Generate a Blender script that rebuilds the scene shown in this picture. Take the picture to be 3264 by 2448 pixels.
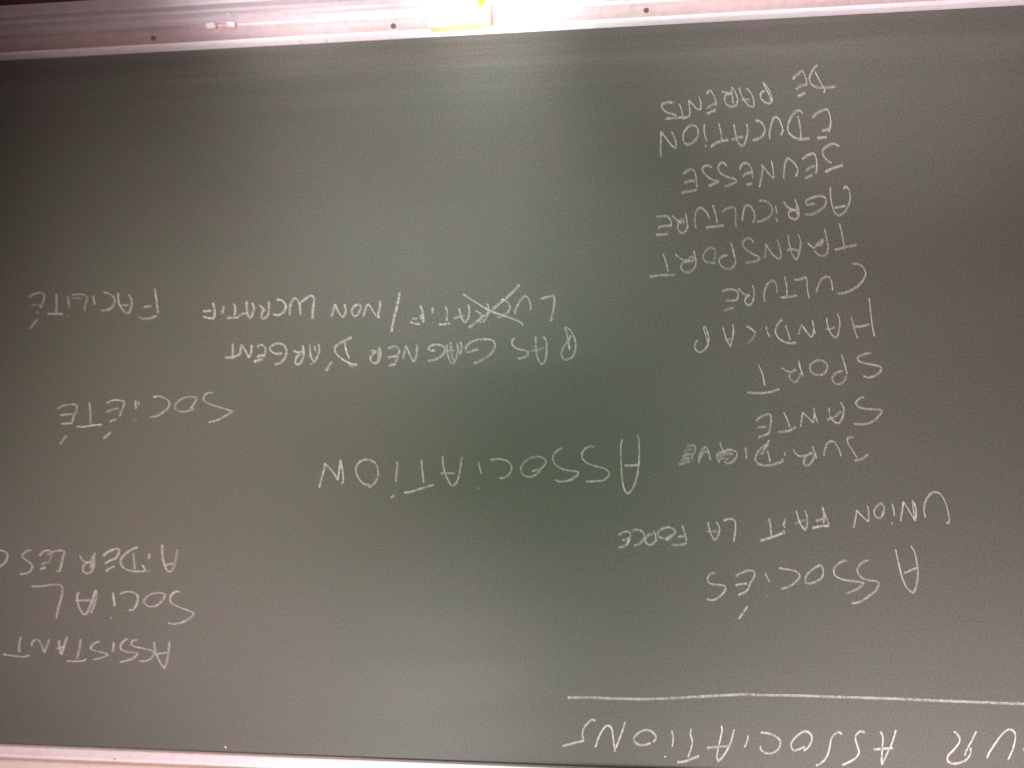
import bpy, bmesh, math, random
from mathutils import Vector, Matrix

S = bpy.context.scene
for o in list(bpy.data.objects): bpy.data.objects.remove(o)
COL = S.collection
random.seed(7)

# ------------------------------------------------------------------ camera
# The board stands in the plane y = 0, x to the right, z up (z = 0 is the lens height).
# The photograph was taken with the phone held upside down, so the camera is rolled by 180 degrees.
FPX, PW, PH = 2560.0, 3264.0, 2448.0
DIST = 1.312
AX = Vector((-0.99478361, 0.00940347, 0.10157331))      # board x axis seen from the lens (right, down, forward)
AY = Vector((0.101568773, -0.000960107, 0.994828057))
AZ = Vector((0.009452354, 0.999955326, 0.0))
cam = bpy.data.cameras.new('camera'); co = bpy.data.objects.new('camera', cam); COL.objects.link(co)
cam.sensor_width = 36; cam.lens = 36*FPX/PW; cam.clip_start = .05; cam.clip_end = 60
right = Vector((AX.x, AY.x, AZ.x)); down = Vector((AX.y, AY.y, AZ.y)); fwd = Vector((AX.z, AY.z, AZ.z))
m = Matrix((right, -down, -fwd)).transposed().to_4x4(); m.translation = Vector((0, -DIST, 0))
co.matrix_world = m
cam.dof.use_dof = True; cam.dof.focus_distance = 1.25; cam.dof.aperture_fstop = 1.2     # hand-held, a touch soft
S.camera = co

# ------------------------------------------------------------------ light
w = bpy.data.worlds.new('World'); S.world = w; w.use_nodes = True
# the room around the board, seen only as soft light: pale ceiling above, darker floor below
wn = w.node_tree; bg = wn.nodes['Background']; bg.inputs[1].default_value = 1.0
wt = wn.nodes.new('ShaderNodeTexCoord'); ws = wn.nodes.new('ShaderNodeSeparateXYZ'); wr = wn.nodes.new('ShaderNodeMapRange')
wr.interpolation_type = 'SMOOTHSTEP'; wr.inputs[1].default_value = -.45; wr.inputs[2].default_value = .55
wm = wn.nodes.new('ShaderNodeMix'); wm.data_type = 'RGBA'
wn.links.new(wt.outputs['Generated'], ws.inputs[0]); wn.links.new(ws.outputs[2], wr.inputs[0]); wn.links.new(wr.outputs[0], wm.inputs[0])
wm.inputs[6].default_value = (.02,.013,.015,1); wm.inputs[7].default_value = (.02,.013,.015,1)
wn.links.new(wm.outputs[2], bg.inputs[0])
def lamp(name, kind, loc, target, energy, color, **kw):
    l = bpy.data.lights.new(name, kind); l.energy = energy; l.color = color
    for k, v in kw.items(): setattr(l, k, v)
    o = bpy.data.objects.new(name, l); COL.objects.link(o); o.location = loc
    o.rotation_euler = (Vector(target)-Vector(loc)).to_track_quat('-Z', 'Y').to_euler()
    return o
# two board lamps above the upper edge, unseen fill lights added in front, low lamps that catch the tray, added tray fills
R = math.radians
def spot(name, loc, target, energy, color, deg, soft=.2):
    return lamp(name, 'SPOT', loc, target, energy, color, spot_size=R(deg), spot_blend=1., shadow_soft_size=soft)
lamp('board_lamp', 'AREA', (-.7, -.6, 1.1), (-.7, 0, .45), 5.2, (1.0, .86, .87), shape='RECTANGLE', size=1.2, size_y=.35, spread=R(75))
spot('board_lamp', (.35, -1.0, .9), (.35, 0, .66), 60, (1.0, .89, .91), 52, .25)
spot('board_lamp', (.9, -1.2, .8), (.95, 0, .5), 34, (1.0, .83, .87), 50)
lamp('fill_light', 'AREA', (.5, -1.5, 0), (.75, 0, .18), 1.3, (1.0, .90, .70), shape='DISK', size=.5, spread=R(50))  # these fills in front are unseen, added to tint and brighten the board
lamp('fill_light', 'AREA', (-1.4, -2.2, -.6), (-.28, 0, -.06), 7.0, (1.0, .30, .34), shape='DISK', size=1.4)
spot('fill_light', (0, -1.6, .1), (-.05, 0, 0), 25, (.34, 1.0, .52), 60)
spot('fill_light', (.1, -1.6, 0), (.25, 0, -.34), 96, (1.0, .90, 1.0), 28)
spot('fill_light', (.4, -1.5, .2), (.62, 0, -.30), 60, (1.0, .83, .81), 36)
spot('fill_light', (.4, -1.5, .4), (.8, 0, .35), 26, (1.0, .59, .72), 45)
spot('fill_light', (-.4, -1.6, .4), (-.55, 0, 0), 17, (1.0, .50, .68), 50)
spot('fill_light', (-.4, -1.6, -.2), (-.45, 0, -.45), 24, (1.0, .84, .84), 50)
spot('low_lamp', (.3, -1.3, -.3), (-.5, 0, -.73), 82, (1.0, .91, .96), 40, .04)
spot('low_lamp', (.45, -1.3, -.3), (.28, 0, -.75), 24, (1.0, .93, .91), 32, .03)
spot('low_lamp', (.55, -1.3, -.3), (.50, 0, -.76), 46, (1.0, .92, .96), 22, .03)
spot('tray_fill', (.15, -.5, .1), (.13, -.06, -.62), 22, (1.0, .98, .98), 38, .1)  # unseen fills added close by to brighten the tray ledge
spot('tray_fill', (.15, -.42, .0), (.15, -.06, -.63), 26, (1.0, 1.0, 1.0), 26, .06)
spot('tray_fill', (.5, -.5, .0), (.5, -.05, -.62), 11, (1.0, .90, .94), 34, .1)
S.view_settings.view_transform = 'Standard'; S.view_settings.look = 'None'
S.view_settings.exposure = 0; S.view_settings.gamma = 1

# ------------------------------------------------------------------ helpers
def mat(name, color, rough=.5, metal=0., spec=.5):
    ma = bpy.data.materials.new(name); ma.use_nodes = True
    b = ma.node_tree.nodes['Principled BSDF']
    b.inputs['Base Color'].default_value = (*color, 1); b.inputs['Roughness'].default_value = rough
    b.inputs['Metallic'].default_value = metal; b.inputs['Specular IOR Level'].default_value = spec
    return ma, ma.node_tree, b
def noise(nt, scale, detail=2., stretch=(1,1,1), rough=.5, offset=(0,0,0)):
    tc = nt.nodes.new('ShaderNodeTexCoord'); mp = nt.nodes.new('ShaderNodeMapping')
    mp.inputs['Scale'].default_value = stretch; mp.inputs['Location'].default_value = offset
    n = nt.nodes.new('ShaderNodeTexNoise'); n.inputs['Scale'].default_value = scale
    n.inputs['Detail'].default_value = detail; n.inputs['Roughness'].default_value = rough
    nt.links.new(tc.outputs['Object'], mp.inputs[0]); nt.links.new(mp.outputs[0], n.inputs['Vector'])
    return n
def ramp(nt, src, stops):
    r = nt.nodes.new('ShaderNodeValToRGB'); e = r.color_ramp.elements
    while len(e) < len(stops): e.new(.5)
    for k, (p, c) in enumerate(stops):
        e[k].position = p; e[k].color = (*c, 1) if len(c) == 3 else c
    nt.links.new(src, r.inputs[0]); return r
def mix(nt, mode, fac, a, b):
    n = nt.nodes.new('ShaderNodeMix'); n.data_type = 'RGBA'; n.blend_type = mode
    for sock, v in ((n.inputs[0], fac), (n.inputs[6], a), (n.inputs[7], b)):
        if hasattr(v, 'is_linked'): nt.links.new(v, sock)
        elif isinstance(v, tuple): sock.default_value = (*v, 1)
        else: sock.default_value = v
    return n.outputs[2]
def bump(nt, b, src, strength, dist):
    n = nt.nodes.new('ShaderNodeBump'); n.inputs['Strength'].default_value = strength; n.inputs['Distance'].default_value = dist
    nt.links.new(src, n.inputs['Height']); nt.links.new(n.outputs[0], b.inputs['Normal'])
def new_obj(name, verts, faces, ma, parent=None, smooth=False, **props):
    me = bpy.data.meshes.new(name); me.from_pydata([tuple(v) for v in verts], [], faces)
    me.materials.append(ma); me.update()
    bm = bmesh.new(); bm.from_mesh(me)
    if name not in ('chalk_writing',): bmesh.ops.recalc_face_normals(bm, faces=bm.faces)
    bm.to_mesh(me); bm.free()
    if smooth:
        for p in me.polygons: p.use_smooth = True
    o = bpy.data.objects.new(name, me); COL.objects.link(o)
    if parent: o.parent = parent
    for k, v in props.items(): o[k] = v
    return o
def extrude(profile, x0, x1, slant=0.0):
    """closed (d, z) profile run along x from x0 to x1; d is the distance out from the board; slant shears the two ends"""
    n = len(profile); zs = [p[1] for p in profile]; zm = sum(zs)/n
    v = [(x0+slant*(z-zm), -d, z) for d, z in profile] + [(x1+slant*(z-zm), -d, z) for d, z in profile]
    f = [(i, (i+1) % n, n+(i+1) % n, n+i) for i in range(n)] + [tuple(range(n)), tuple(range(2*n-1, n-1, -1))]
    return v, f
def bevel(o, width, seg=2, angle=35):
    b = o.modifiers.new('bevel', 'BEVEL'); b.width = width; b.segments = seg; b.limit_method = 'ANGLE'; b.angle_limit = math.radians(angle)
    b.harden_normals = False
def empty(name, loc, **props):
    o = bpy.data.objects.new(name, None); COL.objects.link(o); o.location = loc; o.empty_display_size = .1
    for k, v in props.items(): o[k] = v
    return o
def on_board(u, v, d=0.):
    """a spot measured in the photograph (pixels) -> where it lies on the plane d metres in front of the board"""
    a, b = (u-PW/2)/FPX, (v-PH/2)/FPX
    r = Vector((AX.x*a+AX.y*b+AX.z, AY.x*a+AY.y*b+AY.z, AZ.x*a+AZ.y*b+AZ.z))
    t = (DIST-d)/r.y
    return r.x*t, r.z*t

XL, XR = -1.75, 2.05            # the stretch of board that is built
ZB, ZT = -0.5765, 0.6230        # lower and upper edge of the writing surface

# ------------------------------------------------------------------ materials
# chalkboard enamel: green-grey, wiped many times
M_BOARD, nt, b = mat('board_enamel', (.09,.09,.075), .48, 0, .45)
base = ramp(nt, noise(nt, 9, 2, (1,1,1.4)).outputs[0], [(.36, (.108,.120,.097)), (.5, (.113,.119,.099)), (.64, (.118,.119,.102))]).outputs[0]
wipe = ramp(nt, noise(nt, 3.0, 5, (.45,1,2.2), .5).outputs[0], [(.40,(0,0,0)), (.80,(1,1,1))]).outputs[0]
c1 = mix(nt, 'MIX', mix(nt, 'MULTIPLY', 1., wipe, (.032,.032,.032)), base, (.36,.34,.33))
arc = ramp(nt, noise(nt, 1.6, 3, (1,1,.7), .55, (3,0,1)).outputs[0], [(.4,(0,0,0)), (.7,(1,1,1))]).outputs[0]
c2 = mix(nt, 'MIX', mix(nt, 'MULTIPLY', 1., arc, (.02,.02,.02)), c1, (.36,.35,.34))
# dust gathered in a few long wipes just above the tray
tc = nt.nodes.new('ShaderNodeTexCoord'); sp = nt.nodes.new('ShaderNodeSeparateXYZ'); nt.links.new(tc.outputs['Object'], sp.inputs[0])
mr = nt.nodes.new('ShaderNodeMapRange'); mr.inputs[1].default_value = .16; mr.inputs[2].default_value = 0; nt.links.new(sp.outputs[2], mr.inputs[0])
streak = ramp(nt, noise(nt, 2.2, 5, (.22,1,16), .65, (0,0,4)).outputs[0], [(.47,(0,0,0)), (.68,(1,1,1))]).outputs[0]
mm = nt.nodes.new('ShaderNodeMath'); mm.operation = 'MULTIPLY'; nt.links.new(mr.outputs[0], mm.inputs[0]); nt.links.new(streak, mm.inputs[1])
m2 = nt.nodes.new('ShaderNodeMath'); m2.operation = 'MULTIPLY'; m2.inputs[1].default_value = .16; nt.links.new(mm.outputs[0], m2.inputs[0])
c3 = mix(nt, 'MIX', m2.outputs[0], c2, (.40,.36,.35))
# one pale wipe mark running a hand's breadth above the tray, the enamel below it wiped cleaner
zz = nt.nodes.new('ShaderNodeMath'); zz.operation = 'ADD'; zz.inputs[1].default_value = -.046; nt.links.new(sp.outputs[2], zz.inputs[0])
wv = noise(nt, 2.5, 2, (1,1,.2), .5, (5,0,0)); wo = nt.nodes.new('ShaderNodeMath'); wo.operation = 'MULTIPLY_ADD'; wo.inputs[1].default_value = .016; wo.inputs[2].default_value = -.008
nt.links.new(wv.outputs[0], wo.inputs[0]); za = nt.nodes.new('ShaderNodeMath'); za.operation = 'ADD'; nt.links.new(zz.outputs[0], za.inputs[0]); nt.links.new(wo.outputs[0], za.inputs[1])
ab = nt.nodes.new('ShaderNodeMath'); ab.operation = 'ABSOLUTE'; nt.links.new(za.outputs[0], ab.inputs[0])
bd = nt.nodes.new('ShaderNodeMapRange'); bd.interpolation_type = 'SMOOTHSTEP'; bd.inputs[1].default_value = .013; bd.inputs[2].default_value = 0; nt.links.new(ab.outputs[0], bd.inputs[0])
pn0 = ramp(nt, noise(nt, 1.6, 3, (1,1,6), .6, (2,0,7)).outputs[0], [(.38,(0,0,0)), (.62,(.09,.09,.09))]).outputs[0]
bm0 = nt.nodes.new('ShaderNodeMath'); bm0.operation = 'MULTIPLY'; nt.links.new(bd.outputs[0], bm0.inputs[0]); nt.links.new(pn0, bm0.inputs[1])
c3 = mix(nt, 'MIX', bm0.outputs[0], c3, (.42,.38,.38))
cl = nt.nodes.new('ShaderNodeMapRange'); cl.interpolation_type = 'SMOOTHSTEP'; cl.inputs[1].default_value = .02; cl.inputs[2].default_value = -.03; cl.inputs[4].default_value = .55; nt.links.new(za.outputs[0], cl.inputs[0])
c3 = mix(nt, 'MULTIPLY', cl.outputs[0], c3, (.84,.76,.80))
# fine chalky grain with faint green / mauve specks
g = nt.nodes.new('ShaderNodeTexNoise'); g.inputs['Scale'].default_value = 300; g.inputs['Detail'].default_value = 2
nt.links.new(tc.outputs['Object'], g.inputs['Vector'])
c4 = mix(nt, 'MULTIPLY', 1., c3, ramp(nt, g.outputs[0], [(.3,(.80,.80,.80)), (.7,(1.2,1.2,1.2))]).outputs[0])
g2 = nt.nodes.new('ShaderNodeTexNoise'); g2.inputs['Scale'].default_value = 38; g2.inputs['Detail'].default_value = 3
nt.links.new(tc.outputs['Object'], g2.inputs['Vector'])
c5 = mix(nt, 'MULTIPLY', 1., c4, ramp(nt, g2.outputs[0], [(.35,(.965,1.022,.96)), (.5,(1,1,1)), (.65,(1.03,.982,1.02))]).outputs[0])
nt.links.new(c5, b.inputs['Base Color'])
bump(nt, b, g.outputs[0], .12, .0006)
nt.links.new(ramp(nt, noise(nt, 5, 4, (.5,1,3)).outputs[0], [(.3,(.50,.50,.50)), (.7,(.55,.55,.55))]).outputs[0], b.inputs['Roughness'])

def aluminium(name, color, rough, spots=.5, metal=.55):
    ma, nt, b = mat(name, color, rough, metal)
    n = noise(nt, 4, 4, (.5,6,6), .6)
    dust = ramp(nt, n.outputs[0], [(.35,tuple(c*.86 for c in color)), (.7,tuple(min(1,c*1.08) for c in color))]).outputs[0]
    n2 = noise(nt, 70, 3, (1,1,1), .7)
    spk = ramp(nt, n2.outputs[0], [(.35,(.8,.74,.74)), (.55,(1,1,1))]).outputs[0]
    nt.links.new(mix(nt, 'MULTIPLY', spots, dust, spk), b.inputs['Base Color'])
    n3 = noise(nt, 30, 3, (.1,4,4))
    nt.links.new(ramp(nt, n3.outputs[0], [(.3,(rough-.07,)*3), (.7,(rough+.08,)*3)]).outputs[0], b.inputs['Roughness'])
    bump(nt, b, n3.outputs[0], .15, .0004)
    return ma
M_RAIL = aluminium('anodised_aluminium', (.98,.88,.91), .36, .3, .1)
M_CAP = aluminium('cream_enamel', (.95,.80,.70), .5, .3, .0)
M_PLATE = aluminium('dusty_aluminium', (.93,.80,.79), .37, .4, .75)
M_LEDGE = aluminium('ribbed_aluminium', (.95,.86,.90), .40, .3, .35)
M_WALL, nt, b = mat('wall_paint', (.16,.10,.095), .8)
nt.links.new(ramp(nt, noise(nt, 14, 4).outputs[0], [(.3,(.13,.085,.08)), (.7,(.19,.12,.11))]).outputs[0], b.inputs['Base Color'])
bump(nt, b, noise(nt, 120, 3).outputs[0], .3, .001)
M_CREAM, nt, b = mat('cream_wall_paint', (.74,.60,.50), .75)
nt.links.new(ramp(nt, noise(nt, 10, 4).outputs[0], [(.3,(.70,.55,.47)), (.7,(.80,.65,.54))]).outputs[0], b.inputs['Base Color'])
M_HOLE, nt, b = mat('dark_screw', (.24,.14,.145), .55, .3)
bump(nt, b, noise(nt, 900, 2).outputs[0], .4, .0005)
M_STICK, nt, b = mat('chalk_stick', (.86,.83,.80), .9)
bump(nt, b, noise(nt, 500, 4).outputs[0], .5, .0006)
nt.links.new(ramp(nt, noise(nt, 260, 3).outputs[0], [(.3,(.78,.75,.73)), (.6,(.9,.87,.85))]).outputs[0], b.inputs['Base Color'])
M_YCHALK, nt, b = mat('yellow_chalk_stick', (.85,.80,.04), .85)
bump(nt, b, noise(nt, 500, 4).outputs[0], .5, .0006)
M_SPONGE_SHADE, nt, b = mat('sponge_shade_tint', (.86,.62,.29), .95)  # orange colour stands in for the sponge's shadow on the plate
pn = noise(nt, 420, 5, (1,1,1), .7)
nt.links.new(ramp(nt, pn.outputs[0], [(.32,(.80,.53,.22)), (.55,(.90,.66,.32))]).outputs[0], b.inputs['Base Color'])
M_SPONGE, nt, b = mat('sponge_foam', (.95,.86,.44), .95)
pn = noise(nt, 420, 5, (1,1,1), .7)
nt.links.new(ramp(nt, pn.outputs[0], [(.32,(.93,.84,.56)), (.5,(.98,.95,.80)), (1,(.99,.97,.86))]).outputs[0], b.inputs['Base Color'])
bump(nt, b, pn.outputs[0], .7, .0012)

M_CHALK, nt, b = mat('chalk_marks', (.90,.87,.86), .95, 0, .1)
at = nt.nodes.new('ShaderNodeAttribute'); at.attribute_name = 'press'
gr = noise(nt, 900, 3, (1,1,1), .7); gr2 = noise(nt, 110, 3, (1,1,1), .6)
r1 = ramp(nt, gr.outputs[0], [(.32,(.32,.32,.32)), (.62,(1.42,1.42,1.42))]).outputs[0]
r2 = ramp(nt, gr2.outputs[0], [(.30,(.66,.66,.66)), (.68,(1.28,1.28,1.28))]).outputs[0]
k1 = nt.nodes.new('ShaderNodeMath'); k1.operation = 'MULTIPLY'; nt.links.new(r1, k1.inputs[0]); nt.links.new(r2, k1.inputs[1])
k2 = nt.nodes.new('ShaderNodeMath'); k2.operation = 'MULTIPLY'; k2.use_clamp = True; nt.links.new(k1.outputs[0], k2.inputs[0]); nt.links.new(at.outputs['Fac'], k2.inputs[1])
nt.links.new(k2.outputs[0], b.inputs['Alpha'])

# ------------------------------------------------------------------ setting: the wall behind
new_obj('wall', [(XL-.6,.045,-1.3),(XR+.6,.045,-1.3),(XR+.6,.045,.7),(XL-.6,.045,.7),(XL-.6,.145,-1.3),(XR+.6,.145,-1.3),(XR+.6,.145,.7),(XL-.6,.145,.7)],
        [(0,1,2,3),(4,7,6,5),(0,4,5,1),(1,5,6,2),(2,6,7,3),(3,7,4,0)], M_WALL, kind='structure')
new_obj('upper_wall', [(XL-.6,.044,.704),(XR+.6,.044,.704),(XR+.6,.044,1.5),(XL-.6,.044,1.5),(XL-.6,.145,.704),(XR+.6,.145,.704),(XR+.6,.145,1.5),(XL-.6,.145,1.5)],
        [(0,1,2,3),(4,7,6,5),(0,4,5,1),(1,5,6,2),(2,6,7,3),(3,7,4,0)], M_CREAM, kind='structure')

# ------------------------------------------------------------------ the chalkboard
board = empty('chalkboard', (0,0,ZB), label='wide green chalkboard covered in white French handwriting, in an aluminium frame with a chalk tray', category='chalkboard')
def part(name, verts, faces, ma, parent=board, **kw):
    o = new_obj(name, [Vector(v)-Vector((0,0,ZB)) for v in verts], faces, ma, None, **kw); o.parent = parent; return o
v, f = extrude([(0,ZB-.02),(0,ZT+.012),(-.018,ZT+.012),(-.018,ZB-.02)], XL, XR)
panel = part('board_panel', v, f, M_BOARD)

# upper frame rail: flat bright lip, recessed groove, outer edge
rail = [(.0,ZT),(.0035,ZT-.0004),(.0075,ZT+.0014),(.0085,ZT+.004),(.0085,ZT+.0125),(.0078,ZT+.0145),(.0035,ZT+.0155),(.0028,ZT+.017),(.0028,ZT+.0225),(-.012,ZT+.0225),(-.012,ZT+.013),(.0,ZT+.0125)]
v, f = extrude(rail, XL, XR); part('upper_frame_rail', v, f, M_RAIL)
cap = [(.0030,ZT+.0228),(.0100,ZT+.0240),(.0120,ZT+.0265),(.0120,ZT+.060),(.010,ZT+.064),(-.012,ZT+.064),(-.012,ZT+.0228)]
v, f = extrude(cap, XL, XR); part('upper_frame_cap', v, f, M_CAP)

# chalk tray: bright lip under the board, flat back plate with screws, ribbed ledge
lipz = ZB
s1, s2 = on_board(954,136,.006)[0], on_board(1035,132,.006)[0]
lip = [(.0002,lipz+.0002),(.0040,lipz-.0006),(.0105,lipz-.0030),(.0135,lipz-.0052),(.0140,lipz-.0072),(.0128,lipz-.0086),(.0100,lipz-.0088),(.0002,lipz-.0058)]
for a, c in ((XL, s2-.0004), (s2+.0004, s1-.0004), (s1+.0004, XR)):
    v, f = extrude(lip, a, c, -.7); part('tray_lip', v, f, M_RAIL)
PZ = lipz-.0058; PB = -0.6165
plate = [(.0002,PZ-.0003),(.0040,PZ-.0003),(.0036,PZ-.012),(.0036,PB+.004),(.0046,PB+.0012),(.0070,PB+.0001),(.0075,PB-.003),(-.006,PB-.003),(-.006,PZ-.0003)]
v, f = extrude(plate, XL, XR); tray_plate = part('tray_back_plate', v, f, M_PLATE)
prof = [(.0078,0),(.0105,.0004)]
def rib(c, w, h):
    return [(c-w,.0004),(c-w*.6,.0004+h*.55),(c-w*.15,.0004+h),(c+w*.2,.0004+h),(c+w*.6,.0004+h*.5),(c+w,.0004)]
prof += rib(.024, .006, .0026) + rib(.052, .0055, .0028)
prof += [(.078-.012,.0006),(.078-.006,.0012),(.078-.002,.0026),(.078,.0020),(.078+.0005,-.002),(.078,-.016),(.078-.002,-.016),(.078-.003,-.003),(.0078,-.003)]
v, f = extrude([(d, PB+z) for d, z in prof], XL, XR); part('tray_ledge', v, f, M_LEDGE)
def disc(c, r, h, n=20):
    v = []; f = []
    for k, (rr, hh) in enumerate(((r,0),(r*.96,h*.7),(r*.8,h),(r*.42,h),(r*.36,h*.2))):
        for i in range(n):
            a = 2*math.pi*i/n; v.append((c[0]+rr*math.cos(a), -(c[1]+hh), c[2]+rr*math.sin(a)))
    for k in range(4):
        for i in range(n): f.append((k*n+i, k*n+(i+1) % n, (k+1)*n+(i+1) % n, (k+1)*n+i))
    f.append(tuple(range(4*n, 5*n)))
    return v, f
for (u, vv, r) in ((489,122,.0046),(1254,83,.0048),(2060,33,.0044)):
    x, z = on_board(u, vv, .0036)
    v, f = disc((x, .0034, z), r, .0012); o = part('screw', v, f, M_HOLE)
for (u, vv, r) in ((365,2416,.0028),(1215,2452,.0028)):
    x, z = on_board(u, vv, .0028)
    v, f = disc((x, .0026, z), r, .0008); o = part('screw', v, f, M_HOLE)

# ------------------------------------------------------------------ handwriting
def parse(s):
    out = []
    for st in s.split(';'):
        st = st.strip()
        if not st: continue
        press = 1.; seg = []; runs = []
        for tok in st.split():
            if tok.startswith('*'):
                if seg: runs.append((press, seg)); seg = [seg[-1]]
                press = float(tok[1:]); continue
            if ',' not in tok: continue
            sharp = tok.endswith('!'); a, c = tok.rstrip('!').split(',')
            seg.append((float(a), float(c)))
            if sharp: runs.append((press, seg)); seg = [seg[-1]]
        if len(seg) > 1: runs.append((press, seg))
        out.append([r for r in runs if len(r[1]) > 1])
    return out
def smooth_run(P, step=2.6):
    P = [Vector(p) for p in P]
    if len(P) == 2:
        n = max(2, int((P[1]-P[0]).length/step)); return [P[0].lerp(P[1], i/n) for i in range(n+1)]
    Q = [P[0]*2-P[1]] + P + [P[-1]*2-P[-2]]; out = []
    for i in range(1, len(Q)-2):
        a, c, d, e = Q[i-1:i+3]; n = max(2, int((d-c).length/step))
        for j in range(n):
            t = j/n; out.append(.5*((2*c)+(d-a)*t+(2*a-5*c+4*d-e)*t*t+(3*c-a-3*d+e)*t**3))
    out.append(P[-1]); return out
def writing(text, nib, strength, blocks):
    ang, thin, thick = nib; nd = Vector((math.cos(math.radians(ang)), math.sin(math.radians(ang))))
    V, F, A = [], [], []; lift = .00035
    for (x0, y0, sc, data) in blocks:
        for runs in parse(data):
            lift += .00002
            nr = len(runs)
            for ri, (press, run) in enumerate(runs):
                lift += .00001
                P = smooth_run([(x0+a/sc, y0+c/sc) for a, c in run])
                n = len(P); ph = random.uniform(0, 6.28); fr = random.uniform(.05, .11); s0 = len(V)
                for i, p in enumerate(P):
                    t = (P[min(i+1, n-1)]-P[max(i-1, 0)]); t = t.normalized() if t.length > 1e-6 else Vector((1,0))
                    cr = abs(t.x*nd.y-t.y*nd.x)
                    wd = thin*.9+(thick*1.15-thin*.9)*cr**1.3
                    nrm = Vector((-t.y, t.x))
                    wob = random.uniform(-.25, .25)
                    dens = strength*press*.79*(1.42-.72*cr*(1-thin/thick)*1.6)*(1+.13*math.sin(i*fr+ph))*random.uniform(.9, 1.1)
                    e0 = min(1, (i+.8)/2.0) if ri == 0 else 1; e1 = min(1, (n-i-.2)/2.0) if ri == nr-1 else 1
                    dens *= min(e0, e1)
                    if (ri == 0 and i < 4) or (ri == nr-1 and i > n-5): dens *= 1.1
                    q = p+nrm*wob; h = lift+i*2e-7
                    for off, k in ((-.62,0), (-.38,1), (.38,.92), (.62,0)):
                        x, z = on_board(q.x+nrm.x*wd*off, q.y+nrm.y*wd*off)
                        V.append((x, -h, z-ZB)); A.append(max(0, dens*k*random.uniform(.93, 1.07)))
                for i in range(n-1):
                    for k in range(3):
                        a = s0+i*4+k; F.append((a, a+1, a+5, a+4))
    o = new_obj('chalk_writing', V, F, M_CHALK)
    at = o.data.attributes.new('press', 'FLOAT', 'POINT'); at.data.foreach_set('value', A)
    # keep the ribbon facing the room
    for p in o.data.polygons:
        pass
    if o.data.polygons[0].normal.y > 0: o.data.flip_normals()
    o.parent = board
    o['label'] = text
    return o
PHRASE = {'underline': 'long white chalk line ruled under the heading', 'crossing-out': 'white chalk cross striking out the word LUCRATIF',
          'slash': 'white chalk slash between LUCRATIF and NON', 'C': 'first letter of a chalk word cut off at the edge of the photo'}
SEEN = {}
def write_block(text, nib, strength, blocks):
    groups = {}
    for x0, y0, sc, data in blocks:
        cur = text
        for st in data.split(';'):
            st = st.strip()
            if st.startswith('@'): cur = st[1:]; continue
            if st: groups.setdefault(cur, []).append((x0, y0, sc, st))
    for k, g in groups.items():
        o = writing(k, nib, strength, g); SEEN[k] = SEEN.get(k, 0)+1
        o['label'] = PHRASE.get(k) or 'handwritten white chalk word %s%s' % (k, ', not crossed out' if SEEN[k] > 1 and k == 'LUCRATIF' else '')
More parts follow.
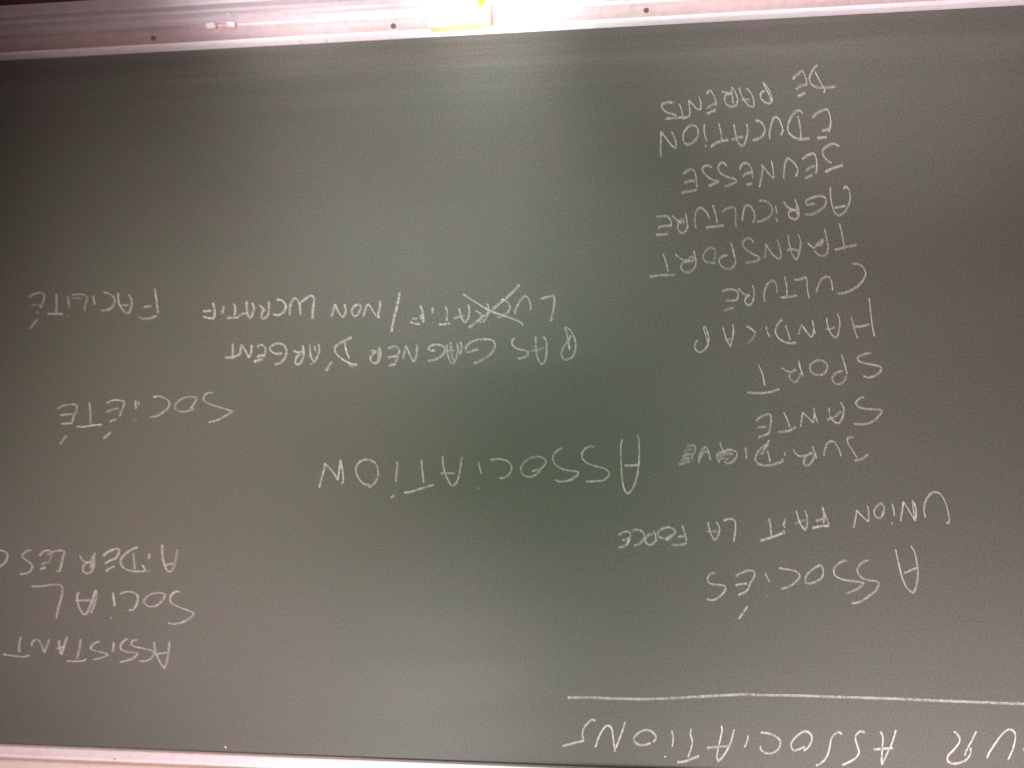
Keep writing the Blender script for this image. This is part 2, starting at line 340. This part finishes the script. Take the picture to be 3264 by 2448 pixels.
# ---- handwriting: every word = (text, nib(angle, thin, thick), strength, [(x0, y0, scale, strokes)...])
# strokes: points "x,y" separated by blanks, strokes separated by ";", "!" marks a sharp corner, "*f" in front sets the pressure
WORDS = [
("DE", (66,3.0,8.0), .50, [(2200,190,4,
 "1587,150 1650,270 1700,360 1712,400 1703,428; *.9 1622,65 1570,120 1530,200 1520,260 1545,315 1600,352 1680,362 1780,355 1850,342;"
 "1303,255 1350,205 1420,150 1450,180 1478,260 1484,335; *.7 1345,390 1400,340 1480,320; *1.2 1368,475 1470,420")]),
("PARENTS", (66,3.0,7.5), .50, [(2060,240,4,
 "*1.2 1483,85 1530,180 1575,270 1595,330; 1485,90 1540,150 1580,220 1605,300 1595,340 1550,358 1500,335 1460,290 1458,240 1480,210 1515,200;"
 "1183,155 1200,220 1240,310 1300,380 1350,405 1372,380 1365,300 1330,220 1275,160; *.6 1205,318 1255,308 1318,315;"
 "1080,180 1095,260 1105,365; 1080,155 1120,190 1155,270 1163,330 1140,380 1090,402 1040,385 1000,330 1005,270 1040,240 1085,235; 1085,238 1020,220 950,208;"
 "*.9 770,250 790,205 820,200 860,260 885,330 895,390; *.8 772,430 830,380 890,370; *1.1 768,495 885,440;"
 "665,262 690,330 698,390 690,445! 640,425 590,370 540,318! 548,400 555,470 540,540;"
 "1.1 420,368 445,430 465,520 485,575; *1.1 240,560 350,545 535,537; 345,350 280,345 215,365 195,390 210,430 270,480 350,500 385,520")]),
("EDUCATION", (72,3.6,8.0), .50, [(2190,330,4,
 "*.85 1593,185 1650,130 1720,90 1795,75! 1820,150 1830,250 1815,325 1805,365; *.9 1715,350 1815,325; 1655,445 1785,425;"
 "1410,155 1435,260 1448,380 1450,480; 1470,135 1450,100 1405,90 1340,150 1300,230 1282,310 1310,390 1380,440 1460,458 1565,445;"
 "1057,455 1050,390 1065,300 1095,200 1130,175 1170,200 1210,290 1218,350 1190,410;"
 "868,225 915,222 960,260 990,330 970,400 920,445 845,465 860,485;"
 "750,255 770,310 765,400 740,490 705,540 660,510 635,460 615,370 595,262; *.9 560,465 640,440 718,420;"
 "400,245 425,340 445,460; *1.15 295,555 380,500 450,480 530,465; 222,262 215,340 230,420 252,480; 230,525 242,560"),
 (2060,240,4,
 "*.9 590,632 530,660 475,740 468,800 490,865 540,885 600,855 650,790 660,710 640,660 590,632; 320,718 355,790 378,860 372,938! 310,880 250,800 185,718! 185,850 180,960 190,1050")]),
("JEUNESSE", (72,3.6,8.0), .50, [(2190,330,4,
 "1940,550 1890,520 1840,518 1760,560 1725,610 1740,670 1790,730 1845,762; *1.05 1760,875 1850,830 1990,785;"
 "1465,715 1530,665 1610,640 1645,700 1652,800 1640,900; *.9 1510,865 1570,815 1630,795; *1.1 1500,955 1605,905;"
 "1232,965 1235,870 1250,760 1280,705 1320,720 1380,780 1410,850 1385,935;"
 "1072,725 1095,830 1105,955! 1050,905 990,830 950,780! 960,850 945,960 918,1070;"
 "*.9 670,850 690,790 740,758 785,780 825,850 840,960; *1.1 710,940 750,895 825,880; *1.1 752,1040 828,1018"),
 (2050,440,4,
 "1068,365 1030,320 990,320 960,360 960,410 1000,460 1080,500 1170,525 1190,555! 1120,590 1035,618;"
 "875,380 840,355 790,355 758,385 770,440 830,500 900,540 965,555! 900,585 830,618;"
 "515,465 560,420 630,402 665,460 678,540 685,640; *.9 520,578 590,548 670,548; *1.15 485,700 690,662")]),
("AGRICULTURE", (78,4.0,7.5), .48, [(2220,580,4,
 "1705,65 1710,200 1740,340 1780,410 1830,425 1890,380 1940,290 1958,200 1950,120 1920,70 1885,72 1880,100; 1755,330 1905,305;"
 "*.9 1505,272 1440,290 1400,280 1400,240 1450,210 1530,185 1610,185 1650,220 1640,290 1590,350 1510,395 1440,420 1380,405;"
 "*1.1 1250,215 1285,300 1305,380 1300,440 1260,475 1205,460 1175,420 1185,380 1225,360 1265,365 1285,420; 1110,250 1150,310 1210,350 1270,360;"
 "*1.1 1265,300 1290,380 1290,440;"
 "1005,300 1015,350 1028,410; 1005,450 1035,508; *.9 795,240 860,240 920,270 965,340 960,400 920,450 850,490 765,512;"
 "583,500 590,420 615,320 650,297 695,320 735,390 740,450 725,510 705,490;"
 "*.9 320,385 380,345 440,325 485,335 500,420 495,500 505,580; *1.1 205,292 240,400 265,525; *1.2 115,582 355,555"),
 (2050,440,4,
 "*.9 850,1045 820,970 770,910 720,892 680,925 660,1000 660,1080 675,1160;"
 "535,950 555,1050 572,1155; 565,1120 540,1190 500,1215 460,1185 440,1130 460,1085 500,1070; 480,1090 470,1050 500,1040 520,1070 500,1095; *1.1 365,980 410,1030 485,1085;"
 "160,1010 230,1000 310,1005 350,1050 355,1100 345,1140; 185,1150 250,1125 345,1120; *1.15 155,1238 325,1225")]),
("TRANSPORT", (70,3.8,7.5), .46, [(2220,580,4,
 "1820,520 1850,650 1885,820; *.4 1885,820 1885,890; 1760,870 1900,830 2050,802;"
 "1630,590 1655,700 1675,820 1665,900 1630,940 1570,935 1520,900 1505,860; *.75 1510,845 1540,790 1620,725; *.7 1515,825 1600,770 1625,735; *.7 1560,825 1600,790 1615,745; *1.1 1412,770 1450,815 1505,845;"
 "1165,680 1185,800 1220,920 1268,985 1305,920 1325,800 1320,730 1290,665; *.9 1150,872 1230,860 1310,885;"
 "1022,725 1055,820 1075,920 1065,970 1030,975 960,910 880,790! *.8 880,880 865,980;"
 "*.9 730,785 700,730 650,720 600,750 590,800 630,860 720,920 800,965 780,1000 710,1020 620,1035;"
 "437,775 465,860 490,960 495,1030 460,1090 410,1110 340,1090 290,1030 295,980 340,945 400,935; *.8 455,850 482,960;"
 "*.85 250,870 200,840 140,855 95,910 85,960 110,1010 170,1030 240,1030; *.7 240,870 240,920 225,1000"),
 (2040,660,4,
 "*1.05 680,550 700,620 712,700 695,770 650,820 600,835 545,810 520,770 540,720 590,695 650,690; 620,680 640,640 680,640 675,680 640,695; 445,595 490,640 560,675 640,690;"
 "*1.1 290,590 320,670 360,830; *1.25 118,890 250,872 445,865")]),
("CULTURE", (75,3.8,7.5), .50, [(2260,820,4,
 "1820,80 1890,85 1950,115 1990,180 1990,240 1950,310 1880,380 1790,430 1700,458 1630,462;"
 "1365,450 1385,380 1430,290 1490,248 1535,260 1565,330 1575,430; 1078,285 1150,285 1235,250! 1250,330 1255,430 1280,530;"
 "*1.1 965,245 985,350 993,490; *1.1 910,515 1000,505 1125,490; *.9 865,460 865,390 840,315 800,297 750,335 710,420 700,500 712,575;"
 "*1.1 555,350 572,430 565,530 530,600 490,610 460,570 470,520 515,470; 370,390 420,450 490,488 515,480;"
 "165,440 220,415 300,410 355,435 370,480 350,540 290,552 210,550; *.9 190,678 320,640")]),
("HANDICAP", (72,4.0,7.0), .52, [(2260,820,4,
 "*1.1 2040,520 2060,700 2080,870 2110,1015; 1810,750 1840,860 1870,980 1905,1040; 1850,880 1950,880 2045,850;"
 "1495,765 1515,880 1550,970 1605,1022 1640,990 1665,880 1660,780 1630,710; *.7 1480,912 1545,915 1610,890;"
 "1315,795 1335,900 1355,980; 1335,900 1325,980 1300,1015 1250,960 1180,860! *.8 1155,920 1140,990;"
 "975,865 1000,940 1035,1060; 935,790 890,830 850,910 850,970 890,1035 960,1080 1040,1097 1115,1085; 728,880 745,960 778,1022; *.35 668,1080 672,1100;"
 "470,875 540,915 590,965! *.6 560,1030 485,1100; *1.1 298,850 312,920 295,1040 272,1140! 220,1040 175,890; *.7 195,1060 280,1040"),
 (2180,940,4, "258,395 250,430 280,520 305,620 315,655; 258,395 290,450 315,540 300,640 260,700 200,730 150,700 137,650 155,600 185,575")]),
("SPORT", (62,4.0,7.0), .52, [(2350,1100,4,
 "*.9 1710,95 1620,115 1540,150 1535,190 1600,225 1720,250 1820,275 1838,300 1810,350 1740,395 1660,412 1600,390;"
 "*1.15 1328,120 1360,220 1400,370; *.8 1395,380 1370,450 1320,490 1270,498 1225,465 1210,420 1250,360 1340,325;"
 "*.9 1045,385 1110,360 1145,290 1135,230 1070,195 1000,200 935,245 925,300 960,360 1045,385;"
 "*1.1 780,195 800,280 840,405; *1.1 785,220 805,300; *.7 805,345 790,410 740,470 700,455 665,410 670,365; 558,285 620,325 690,350! *.8 755,305;"
 "*1.2 268,245 320,370 350,520; 120,600 220,612 380,605 545,560")]),
("SANTÉ", (62,4.0,7.0), .50, [(2350,1100,4,
 "*.9 1620,655 1550,685 1510,740 1540,785 1620,810 1750,820 1830,825 1840,850 1780,930 1690,990 1590,1010 1480,1000;"
 "1315,725 1355,800 1350,890 1310,980 1270,995 1210,950 1175,880 1172,790; *.85 1135,955 1230,920 1330,840;"
 "970,795 990,880 1025,995; 985,860 968,990! 900,920 830,855! 820,940 805,1045; 590,850 640,960 670,1050; *1.15 520,1108 650,1095 750,1045;"
 "245,970 290,915 370,888 420,890 430,950 415,1060 410,1120; *.9 255,1060 300,1045 370,1045; 265,1180 340,1150 410,1120"),
 (2140,1370,4,"*1.1 1245,125 1200,220 1145,320")]),
("JURIDIQUE", (62,3.8,8.0), .48, [(2140,1370,4,
 "*.9 190,210 250,200 295,205 305,250 290,290 265,330 270,390; *.7 150,290 200,260 270,250; *.9 140,345 190,315 260,310; *.8 120,395 180,365 240,360; *1.05 85,440 160,425 240,395;"
 "355,430 350,370 375,280 425,225 460,245 485,320 497,390; *.8 360,380 390,310 430,275 470,290;"
 "665,400 720,425 780,405 830,340 830,290 790,262 740,255 670,275 600,300 575,340 600,395 620,420; *.7 590,350 680,310 790,305; *.7 600,380 660,365 735,375; 615,145 640,230 690,305; *.6 675,450 685,465;"
 "942,220 950,290 955,372; 1222,265 1245,340 1257,420; 1245,195 1190,200 1110,270 1070,350 1090,415 1160,450 1250,450 1350,425 1415,400 1405,362;"
 "1435,280 1458,345; *.6 1465,445 1470,460; *1.1 1795,205 1825,290 1850,370; *.8 1835,300 1800,380 1760,440 1715,455 1685,420 1705,350 1730,320; 1548,240 1580,300 1640,335 1720,325 1800,285;"
 "1942,330 1955,250 1990,170 2045,145 2090,175 2140,260 2162,340"),
 (2400,1370,4,"1290,95 1235,90 1200,120 1215,180 1270,270 1325,355; 1290,395 1380,370 1470,310")]),
("ASSOCIATION", (60,4.2,6.5), .56, [(1550,1360,4,
 "1735,155 1715,250 1720,450 1730,650 1760,800 1805,858! *.8 1870,780 1925,620 1948,400 1948,200 1925,85; *1.1 1760,495 1850,495 1965,480;"
 "*.9 1380,260 1330,250 1260,280 1222,340 1230,410 1300,470 1400,505 1510,535 1565,590 1540,650 1480,685 1400,692 1265,700;"
 "*.9 975,285 940,280 870,340 848,400 870,470 950,530 1060,560 1150,570 1170,600 1100,665 1000,695 910,695 885,665;"
 "*.8 690,545 650,600 570,638 500,630 450,580 445,520 500,440 590,390 680,382 750,420 755,470 700,530 640,550 580,570;"
 "55,425 150,412 250,430 310,480 320,540 280,620 200,658 170,640"),
 (1000,1400,4,
 "2095,290 2120,370 2140,450; 2090,615 2102,645; 1645,205 1650,330 1690,470 1740,570 1775,595! *.85 1830,540 1865,400 1890,225; *.9 1618,432 1700,430 1805,438;"
 "1373,255 1385,400 1405,560; 1155,685 1250,665 1400,620 1540,575; 1050,280 1070,320 1055,430 1050,545; 990,745 1035,710; 985,735 1005,750;"
 "*.9 690,610 760,580 815,490 820,400 790,310 720,265 630,265 560,320 540,400 570,490 630,560 690,580 720,575;"
 "345,560 375,540 375,430 345,260! 330,370 308,520! 250,420 140,300! 140,370 100,500 72,620")]),
("UNION", (62,4.0,7.5), .52, [(2500,1560,4,
 "*.9 1800,365 1780,260 1800,150 1860,60 1930,35 2000,70 2060,190 2095,320 2100,400 2065,440;"
 "1630,135 1665,200 1680,300 1668,400! 1600,290 1515,150! 1505,250 1478,410; *.9 1632,150 1645,260 1668,390; 1370,170 1390,250 1402,340; 1360,415 1382,448;"
 "*.85 1280,300 1262,300 1270,220 1230,180 1170,220 1142,280 1160,340 1205,365 1245,340 1260,280; 1055,205 1075,290 1072,410! 1000,350 918,265! 910,350 882,490;"
 "@FAIT; 482,215 505,340 500,440; 485,225 530,350 570,455; *.9 395,400 500,370; *1.25 350,495 450,470 575,462; 258,262 290,350 288,450 265,522! 200,430 150,270; *.6 130,440 200,410 265,385"),
 (1960,1600,4,
 "@FAIT; 2150,205 2168,240 2150,290 2172,330; *.8 2145,355 2158,390 2140,410; 1962,200 1985,330 1990,430; *1.25 1850,495 1950,465 2050,430 2140,395;"
 "@LA; *1.1 1380,240 1440,220 1510,220! 1535,260 1535,350 1515,510; 1185,250 1210,370 1250,460 1280,480 1325,400 1330,320 1290,245; *.7 1165,375 1300,375;"
 "@FORCE; *1.1 855,290 885,380 915,500; *.8 805,445 890,435; *.7 715,540 800,550 880,535 915,510; *.9 650,490 700,440 760,400 765,360 720,330 650,325 570,360 545,400 570,450 640,460 730,440; *.8 655,485 740,430;"
 "495,355 515,430 522,490 480,530 430,545 390,510 390,460 430,420 490,405; *.7 385,410 420,425; *.9 218,370 280,352 350,380 375,430 355,490 300,535 240,555;"
 "40,430 90,390 150,375 195,400 185,460 165,520 110,565 40,582; *.9 85,495 190,460; 170,470 160,530")]),
("ASSOCIÉS", (62,4.0,6.8), .50, [(2460,1720,4,
 "*1.05 1575,120 1620,320 1660,480 1720,610 1800,685! *.8 1840,600 1862,430 1850,300 1820,160 1770,75; 1680,430 1855,355;"
 "*.85 1230,265 1160,285 1100,350 1095,420 1160,495 1260,520 1340,530 1362,570 1320,650 1210,740 1100,800 1010,810;"
 "*.9 960,265 900,275 820,330 788,400 810,460 880,500 1000,525 1150,545 1175,565! *.75 1080,630 955,685;"
 "640,340 655,400 640,480 560,535 470,560 425,530 440,460 500,390 600,330 640,340; 90,365 200,380 310,405 355,460 320,520 230,590 115,630"),
 (2200,1780,4,
 "948,180 980,240 1012,310; *.7 970,465 982,490; 575,220 660,180 760,150 815,170 815,230 765,310 740,390; 570,345 640,325 730,320; 605,470 700,425 745,385;"
 "320,185 260,190 225,240 225,290 270,325 370,335 435,350 448,390 400,460 320,520 250,530 205,510; *1.1 735,600 680,680 615,775")]),
("UR", (95,5.6,7.2), .66, [(2711,2270,4,
 "1740,590 1760,530 1850,390 1950,260 2030,220 2085,250 2100,330 2070,460 2030,560 2000,610;"
 "1605,240 1540,370 1470,500 1458,560; 1530,450 1525,530 1480,600 1400,640 1310,652 1245,625 1240,560 1320,470 1380,390 1390,330 1360,280 1315,240; 2203,450 2216,500;"
 "@ASSOCIATIONS; 375,240 410,310 405,450 395,600 400,670! 470,520 530,390 580,220; *.9 290,475 400,465 545,458"),
 (2240,2270,4,
 "@ASSOCIATIONS; 2070,265 2020,240 1970,270 1945,330 1970,430 1990,510 1950,580 1870,630 1775,675; *.9 1775,295 1745,255 1690,270 1640,330 1620,430 1595,530 1540,620 1440,685;"
 "*.9 1305,430 1250,460 1170,485 1130,450 1130,390 1190,310 1280,250 1340,250 1385,300 1385,370 1340,450 1280,490;"
 "*.9 735,258 820,268 920,300 985,360 985,420 940,490 850,525 780,510 740,470 735,420; *.9 575,295 570,350 530,450; 235,170 245,230 205,420 180,560 200,630! 280,530 350,400 400,210; *.7 45,455 180,440 360,428"),
 (1780,2200,4,
 "@ASSOCIATIONS; *.9 1690,485 1680,560 1705,640 1690,740 1650,855; *1.1 1510,915 1620,905 1700,870 1800,835; 1440,510 1462,600 1450,725; *1.3 1352,835 1368,855;"
 "*.9 1205,660 1240,620 1235,570 1180,520 1110,505 1030,535 965,600 975,660 1040,695 1120,690 1180,665; *.9 850,395 820,500 730,740; 722,785 700,620 680,490 640,450 590,470 520,580 470,730;"
 "*.9 475,400 440,370 390,400 330,470 305,550 322,640! 230,660 140,685 45,710")]),
("underline", (95,5,7.6), .52, [(1780,2200,4,
 "110,95 400,90 700,105 1000,112 1300,108 1600,92 1900,75 2300,55 2680,62 3074,68 3600,86 4204,104 5000,138 5960,174")]),
("LUCRATIF", (40,4.2,7.5), .50, [(1240,880,4,
 "*1.15 400,375 425,450 440,550 430,600; *.8 400,480 415,560; *1.15 400,618 330,605 270,585; *.9 290,545 370,545; 555,395 557,490; 548,590 562,605;"
 "715,385 740,450 735,580; *1.1 630,618 700,615 788,600; 895,405 915,500 960,590 1010,540 1025,440 1003,350; *.8 820,545 900,520 970,510;"
 "*.8 1253,345 1270,430 1240,530 1190,590 1150,560 1190,490; 1098,438 1180,485; *.9 1420,300 1480,310 1530,360 1535,430 1480,490 1400,525 1380,510;"
 "*.8 1598,500 1620,420 1680,300 1740,258 1785,300 1805,380 1802,440; 1928,290 2010,270 2095,245! 2110,300 2095,420 2065,565 2045,550")]),
("crossing-out", (40,4.4,8.5), .50, [(1240,880,4,
 "*1.15 935,225 1100,330 1280,440 1450,500 1650,575 1712,630; *.95 1670,100 1560,220 1300,440 1130,570 1010,665")]),
("slash", (40,4.2,7.5), .50, [(1240,880,4, "140,205 110,350 60,550 30,715"),
 (1100,900,8.0145, "@NON; *1.0 898,460 890,620 850,800 860,930; 800,860 700,710 640,610 585,555! *.8 530,650 460,890"),
 (640,910,4,
 "@NON; *.85 2010,235 1950,270 1925,330 1950,385 1990,385 2030,320 2040,260 2010,232;"
 "1830,235 1848,320 1820,410! 1770,360 1715,240! 1690,320 1662,410; @LUCRATIF; 1425,430 1430,320 1445,200 1440,150 1400,130 1340,165 1260,225; *.9 1270,375 1260,240 1215,165 1170,190 1140,270 1135,385;"
 "965,185 1020,185 1075,230 1085,280 1050,345 990,375 920,370; 870,200 868,330 840,400 800,425 775,395 790,340 825,290; 745,245 800,300;"
 "*.9 585,195 595,340 625,415 660,370 680,290 655,215; 510,365 615,350; *.9 425,225 440,300 430,390; *1.1 330,415 490,408; *.9 490,400 505,370;"
 "*.8 290,260 290,310 265,370; *.5 250,430 262,440; 155,215 175,290 180,360 165,415 100,415 20,395; 25,330 140,322")]),
("FACILITÉ", (35,3.8,7.0), .38, [(80,900,4,
 "*1.1 1655,75 1675,220 1700,400; *1.1 1510,315 1615,300; *1.1 1440,440 1490,462 1580,460 1680,430; 1195,125 1190,220 1230,330 1310,400 1350,330 1360,230 1320,150; 1235,295 1320,290;"
 "1000,125 1090,155 1145,220 1120,300 1060,350 970,360; *.9 868,160 890,290; *.8 595,165 700,150 780,170 790,230 760,320 775,370; *.6 600,205 720,200;"
 "*.8 550,170 555,250 568,320; 400,140 405,260 398,400; *1.1 285,402 490,405; *.6 550,420 565,435; *.75 50,195 130,145 210,135 250,170 230,260 195,330; *.6 80,290 220,290; *.7 145,385 185,378; 165,465 70,590")]),
("PAS", (50,4.0,7.5), .50, [(1300,1030,4,
 "*1.1 2000,45 2030,150 2065,350; 2005,45 2070,90 2120,180 2140,300 2110,410 2040,465 1980,450 1960,390 1990,300 2050,220 2085,150;"
 "1628,160 1635,330 1660,460 1715,522 1760,440 1770,300 1765,230 1735,180 1720,195; *.7 1570,355 1660,345 1740,310;"
 "1370,195 1330,220 1330,270 1380,320 1470,345 1535,365 1520,410 1460,445 1395,450; @GAGNER; *1.15 910,335 850,345 770,370 740,350; 740,350 745,300 810,240 920,210 1040,208 1100,240 1110,300 1070,380 990,440 900,490 835,520;"
 "*.8 665,225 685,300 665,410; *.9 625,250 640,340 610,460 570,515 530,470 505,380 500,270; *.8 550,235 550,340 580,480; *.7 480,370 600,340;"
 "350,345 290,350 265,325 290,290 360,275 430,285 470,320 465,370 410,430 330,470 250,475"),
 (980,1060,4,
 "@GAGNER; 1398,150 1390,290 1355,375! 1310,290 1260,165! *.8 1240,240 1215,345; *.9 1030,210 1080,180 1140,185 1172,230 1150,310 1120,390; 1020,325 1150,295; *1.1 1030,425 1130,400;"
 "912,180 935,260 915,350 870,390 820,370 805,320 840,270 880,245; 800,230 880,238; *.8 905,200 905,360; @D'ARGENT; 470,125 500,240 538,345; *1.05 568,60 480,100 390,150 350,200 370,270 440,335 540,390 640,415; *.7 525,410 595,435; 312,370 235,490; *1.2 245,475 235,490"),
 (690,1060,4,
 "@D'ARGENT; 1190,150 1200,280 1245,375 1290,300 1315,220 1300,140; *.8 1245,160 1270,250; *.7 1175,300 1225,285; *.7 1195,400 1230,402; 1100,165 1115,260 1090,360 1040,405 1005,380 1030,310 1080,260; 980,232 1040,250 1105,240;"
 "845,260 770,270 700,240 690,190 740,150 810,140 870,170 895,240 870,330 810,390 740,405; 515,195 550,165 600,165 628,220 605,320; 515,320 560,295 620,290; 475,375 600,335;"
 "450,155 445,250 415,320! 380,250 325,155! 310,220 305,280; 208,135 210,240 200,345; 108,322 220,312 310,275")]),
("SOCIÉTÉ", (25,3.6,6.4), .42, [(400,1240,4,
 "1130,55 1080,45 1020,70 990,115! 1020,165 1110,205 1260,250 1370,285! *.85 1260,350 1160,400 1055,425; *.85 885,245 820,275 740,290 670,275 630,235 660,170 740,115 850,98 905,120 880,180 820,260;"
 "350,105 430,92 510,120 560,170 550,230 490,290 400,345 310,355"),
 (160,1240,4,
 "1088,140 1095,255; *.8 1125,150 1130,210; *.6 1045,380 1052,395; *.6 1090,380 1102,405; *1.1 720,180 800,145 900,145 950,160! *.8 930,240 885,350; *.85 720,295 800,260 880,245; *1.1 755,420 850,380; *1.1 780,545 680,635;"
 "*.85 500,165 515,280 515,440; *1.25 340,482 450,478 560,460 670,455; *.85 95,250 180,210 290,195 340,210 335,290 295,360 290,430; 120,335 200,325 300,320; *1.2 140,445 290,435; *.8 215,590 125,710")]),
("AIDER", (25,3.8,7.0), .40, [(400,1720,8.0145,
 "*1.2 940,130 940,300 970,550 1060,780 1160,820! *.75 1240,700 1290,500 1325,300 1300,235; 1010,650 1130,625 1240,610"),
 (0,1720,4,
 "*1.2 1905,170 1900,250; *1.1 1890,395 1900,410; *.7 1705,165 1710,270 1720,385; *1.1 1762,95 1680,125 1590,190 1540,260 1560,340 1640,390 1750,405 1840,400 1850,370 1810,320;"
 "*1.1 1310,210 1400,145 1500,115 1520,150 1485,235! 1420,260 1335,305; *1.1 1350,410 1410,360 1470,340;"
 "*.9 1210,160 1200,240 1200,330 1170,400 1110,430 1065,400 1060,350 1100,300 1180,270; 1018,195 1060,265 1130,300; *.8 1190,200 1165,290 1160,370; *.7 1180,290 1185,380;"
 "@LES; *.85 600,195 690,150 780,138 825,155! 800,240 765,400; *.8 715,405 780,400; *.8 500,205 570,145 650,140; *.4 660,180 630,300; *.8 530,325 580,290 640,290; *.9 510,380 590,350;"
 "*.95 405,130 340,145 290,200 310,240 380,290 415,340 390,400 330,430 250,440; @C; -60,120 0,138 50,145 95,190 80,270 0,345 -60,380")]),
("SOCIAL", (25,3.7,6.4), .42, [(80,1840,4,
 "1975,190 1930,180 1870,220 1850,280 1880,335 1980,385 2100,430 2160,460! *.8 2090,530 1980,580 1880,595 1825,575; *.9 1710,340 1650,370 1570,365 1515,320 1540,260 1620,210 1720,198 1785,220 1770,270 1710,340;"
 "1205,215 1280,185 1360,185 1430,225 1440,290 1410,370 1370,415 1320,412; *1.15 1120,190 1145,370; *1.6 1095,510 1104,522;"
 "690,185 665,250 690,380 750,470 800,440 850,320 890,200 905,160; *.75 905,160 915,220 890,340 840,460; *.8 640,298 840,290; *.85 80,110 180,115 300,100 410,90 465,110 480,180 455,290 420,420 400,525")]),
("ASSISTANT", (20,3.7,6.4), .40, [(0,2020,4,
 "2165,95 2150,230 2120,380 2095,440! 2020,320 1980,200 1965,100; *.8 2005,258 2140,238; 1765,80 1700,85 1675,125 1710,160 1830,185 1930,210 1965,240 1950,290 1880,340 1775,350;"
 "1635,60 1580,90 1540,150 1550,200 1620,230 1730,240 1750,265 1680,320 1530,362; 1452,105 1440,230; *.8 1410,330 1425,340; *.9 1278,95 1210,120 1160,180 1210,215 1320,240 1385,265! 1300,305 1190,328;"
 "*.8 1030,60 1020,170 985,320; *1.2 855,345 950,350 1050,345 1110,320; 860,35 820,160 785,265! 765,180 755,80; *.8 715,190 835,160;"
 "*.85 632,65 600,160 570,240! 530,130 490,80 450,75 415,110 405,160; *.85 270,30 250,130 245,200 258,240; *1.2 45,260 180,280 310,292 385,270")]),
]

for wd in WORDS: write_block(*wd)

# ------------------------------------------------------------------ things lying on the tray
def chunk(name, cx, cd, cz, length, rad, yaw, ma, taper=.9, tilt=0, n=14, **props):
    """a stub of chalk: rounded, slightly tapered bar with a broken end; the origin is at its base"""
    prof = [(0,.55),(.03,.86),(.10,1.0),(.45,.985),(.85,.94*taper/.9),(.95,.86*taper/.9),(1.,.6)]
    v, f = [], []
    for k, (t, r) in enumerate(prof):
        for i in range(n):
            a = 2*math.pi*i/n; jit = 1+random.uniform(-.04, .04)
            v.append(((t-.5)*length+(random.uniform(-.06,.06)*rad if k in (0,6) else 0), rad*r*jit*math.cos(a), rad+rad*r*jit*math.sin(a)))
    for k in range(len(prof)-1):
        for i in range(n): f.append((k*n+i, k*n+(i+1) % n, (k+1)*n+(i+1) % n, (k+1)*n+i))
    f += [tuple(range(n))[::-1], tuple(range((len(prof)-1)*n, len(prof)*n))]
    o = new_obj(name, v, f, ma, smooth=False, **props)
    bevel(o, rad*.12, 2, 30)
    o.location = (cx, -cd, cz); o.rotation_euler = (0, tilt, yaw)
    return o
LZ = PB+.0004
def along(u, v, d): return on_board(u, v, d)[0]
# two broken stubs of white chalk lying against the back plate
x = along(674, 88, .012); chunk('chalk_stub', x, .0135, LZ, .0165, .0052, .10, M_STICK, label='broken white chalk stub on the tray, the one farther from the sponge', category='chalk')
x = along(738, 86, .012); chunk('chalk_stub', x, .0135, LZ, .0135, .0054, -.35, M_STICK, label='short white chalk stub on the tray, the one nearer the sponge', category='chalk')
x = along(724, 45, .05); chunk('chalk_crumb', x, .046, LZ+.002, .005, .0012, -.9, M_STICK, label='tiny sliver of white chalk on the ribs of the tray below the two stubs', category='chalk')
# block sponge leaning on the plate: foam front paled for its glare, added back slab coloured orange as its shadow band, one corner worn lower
def sponge():
    xr, xn, xl = along(1366, 81, .034), along(1518, 72, .034), along(1564, 68, .034)
    c = (xr+xl)/2; ht = .0368
    root = empty('sponge', (c, -.0205, LZ), label='block sponge on the chalk tray, its pale front glaring white over a back coloured orange as shade', category='sponge')
    def slab(name, d0, d1, ma, grow, ny_):
        nx, nz = 20, 8; V = {}; bm = bmesh.new()
        def g(i, j, k):
            if (i, j, k) not in V:
                s, t, q = i/nx, j/ny_, k/nz
                h = ht+grow-(.0017 if s > (xn-xr)/(xl-xr)+.001 else 0)
                x = xr-grow+(xl-xr+2*grow*(1 if xl > xr else -1))*s+random.uniform(-.0003,.0003)
                d = d0+(d1-d0)*t+random.uniform(-.0002,.0002)
                V[i,j,k] = bm.verts.new((x-c, -d+.0205, h*q+(random.uniform(-.0003,.0003) if q > 0 else 0)))
            return V[i,j,k]
        for i in range(nx):
            for k in range(nz):
                for j in (0, ny_): bm.faces.new((g(i,j,k), g(i+1,j,k), g(i+1,j,k+1), g(i,j,k+1)))
            for j in range(ny_):
                for k in (0, nz): bm.faces.new((g(i,j,k), g(i+1,j,k), g(i+1,j+1,k), g(i,j+1,k)))
        for j in range(ny_):
            for k in range(nz):
                for i in (0, nx): bm.faces.new((g(i,j,k), g(i,j+1,k), g(i,j+1,k+1), g(i,j,k+1)))
        bmesh.ops.recalc_face_normals(bm, faces=bm.faces)
        me = bpy.data.meshes.new(name); bm.to_mesh(me); bm.free(); me.materials.append(ma)
        o = bpy.data.objects.new(name, me); COL.objects.link(o); o.parent = root; bevel(o, .0009, 2, 50)
    slab('foam_layer', .0290, .0350, M_SPONGE, 0, 3)
    slab('shade_tint_layer', .0062, .0288, M_SPONGE_SHADE, -.0004, 6)
sponge()
x = along(1537, 8, .052); chunk('yellow_chalk_stub', x, .0500, LZ+.0015, .030, .0050, 1.25, M_YCHALK, label='bright yellow chalk stub on the tray in front of the sponge', category='chalk')
# a crumb of chalk caught on the board under the upper rail
x, z = on_board(723, 2382); o = chunk('chalk_fleck', x, .0018, z-.002, .0042, .0016, .3, M_STICK, tilt=.9, label='white chalk fleck stuck on the board close to the upper rail', category='chalk')
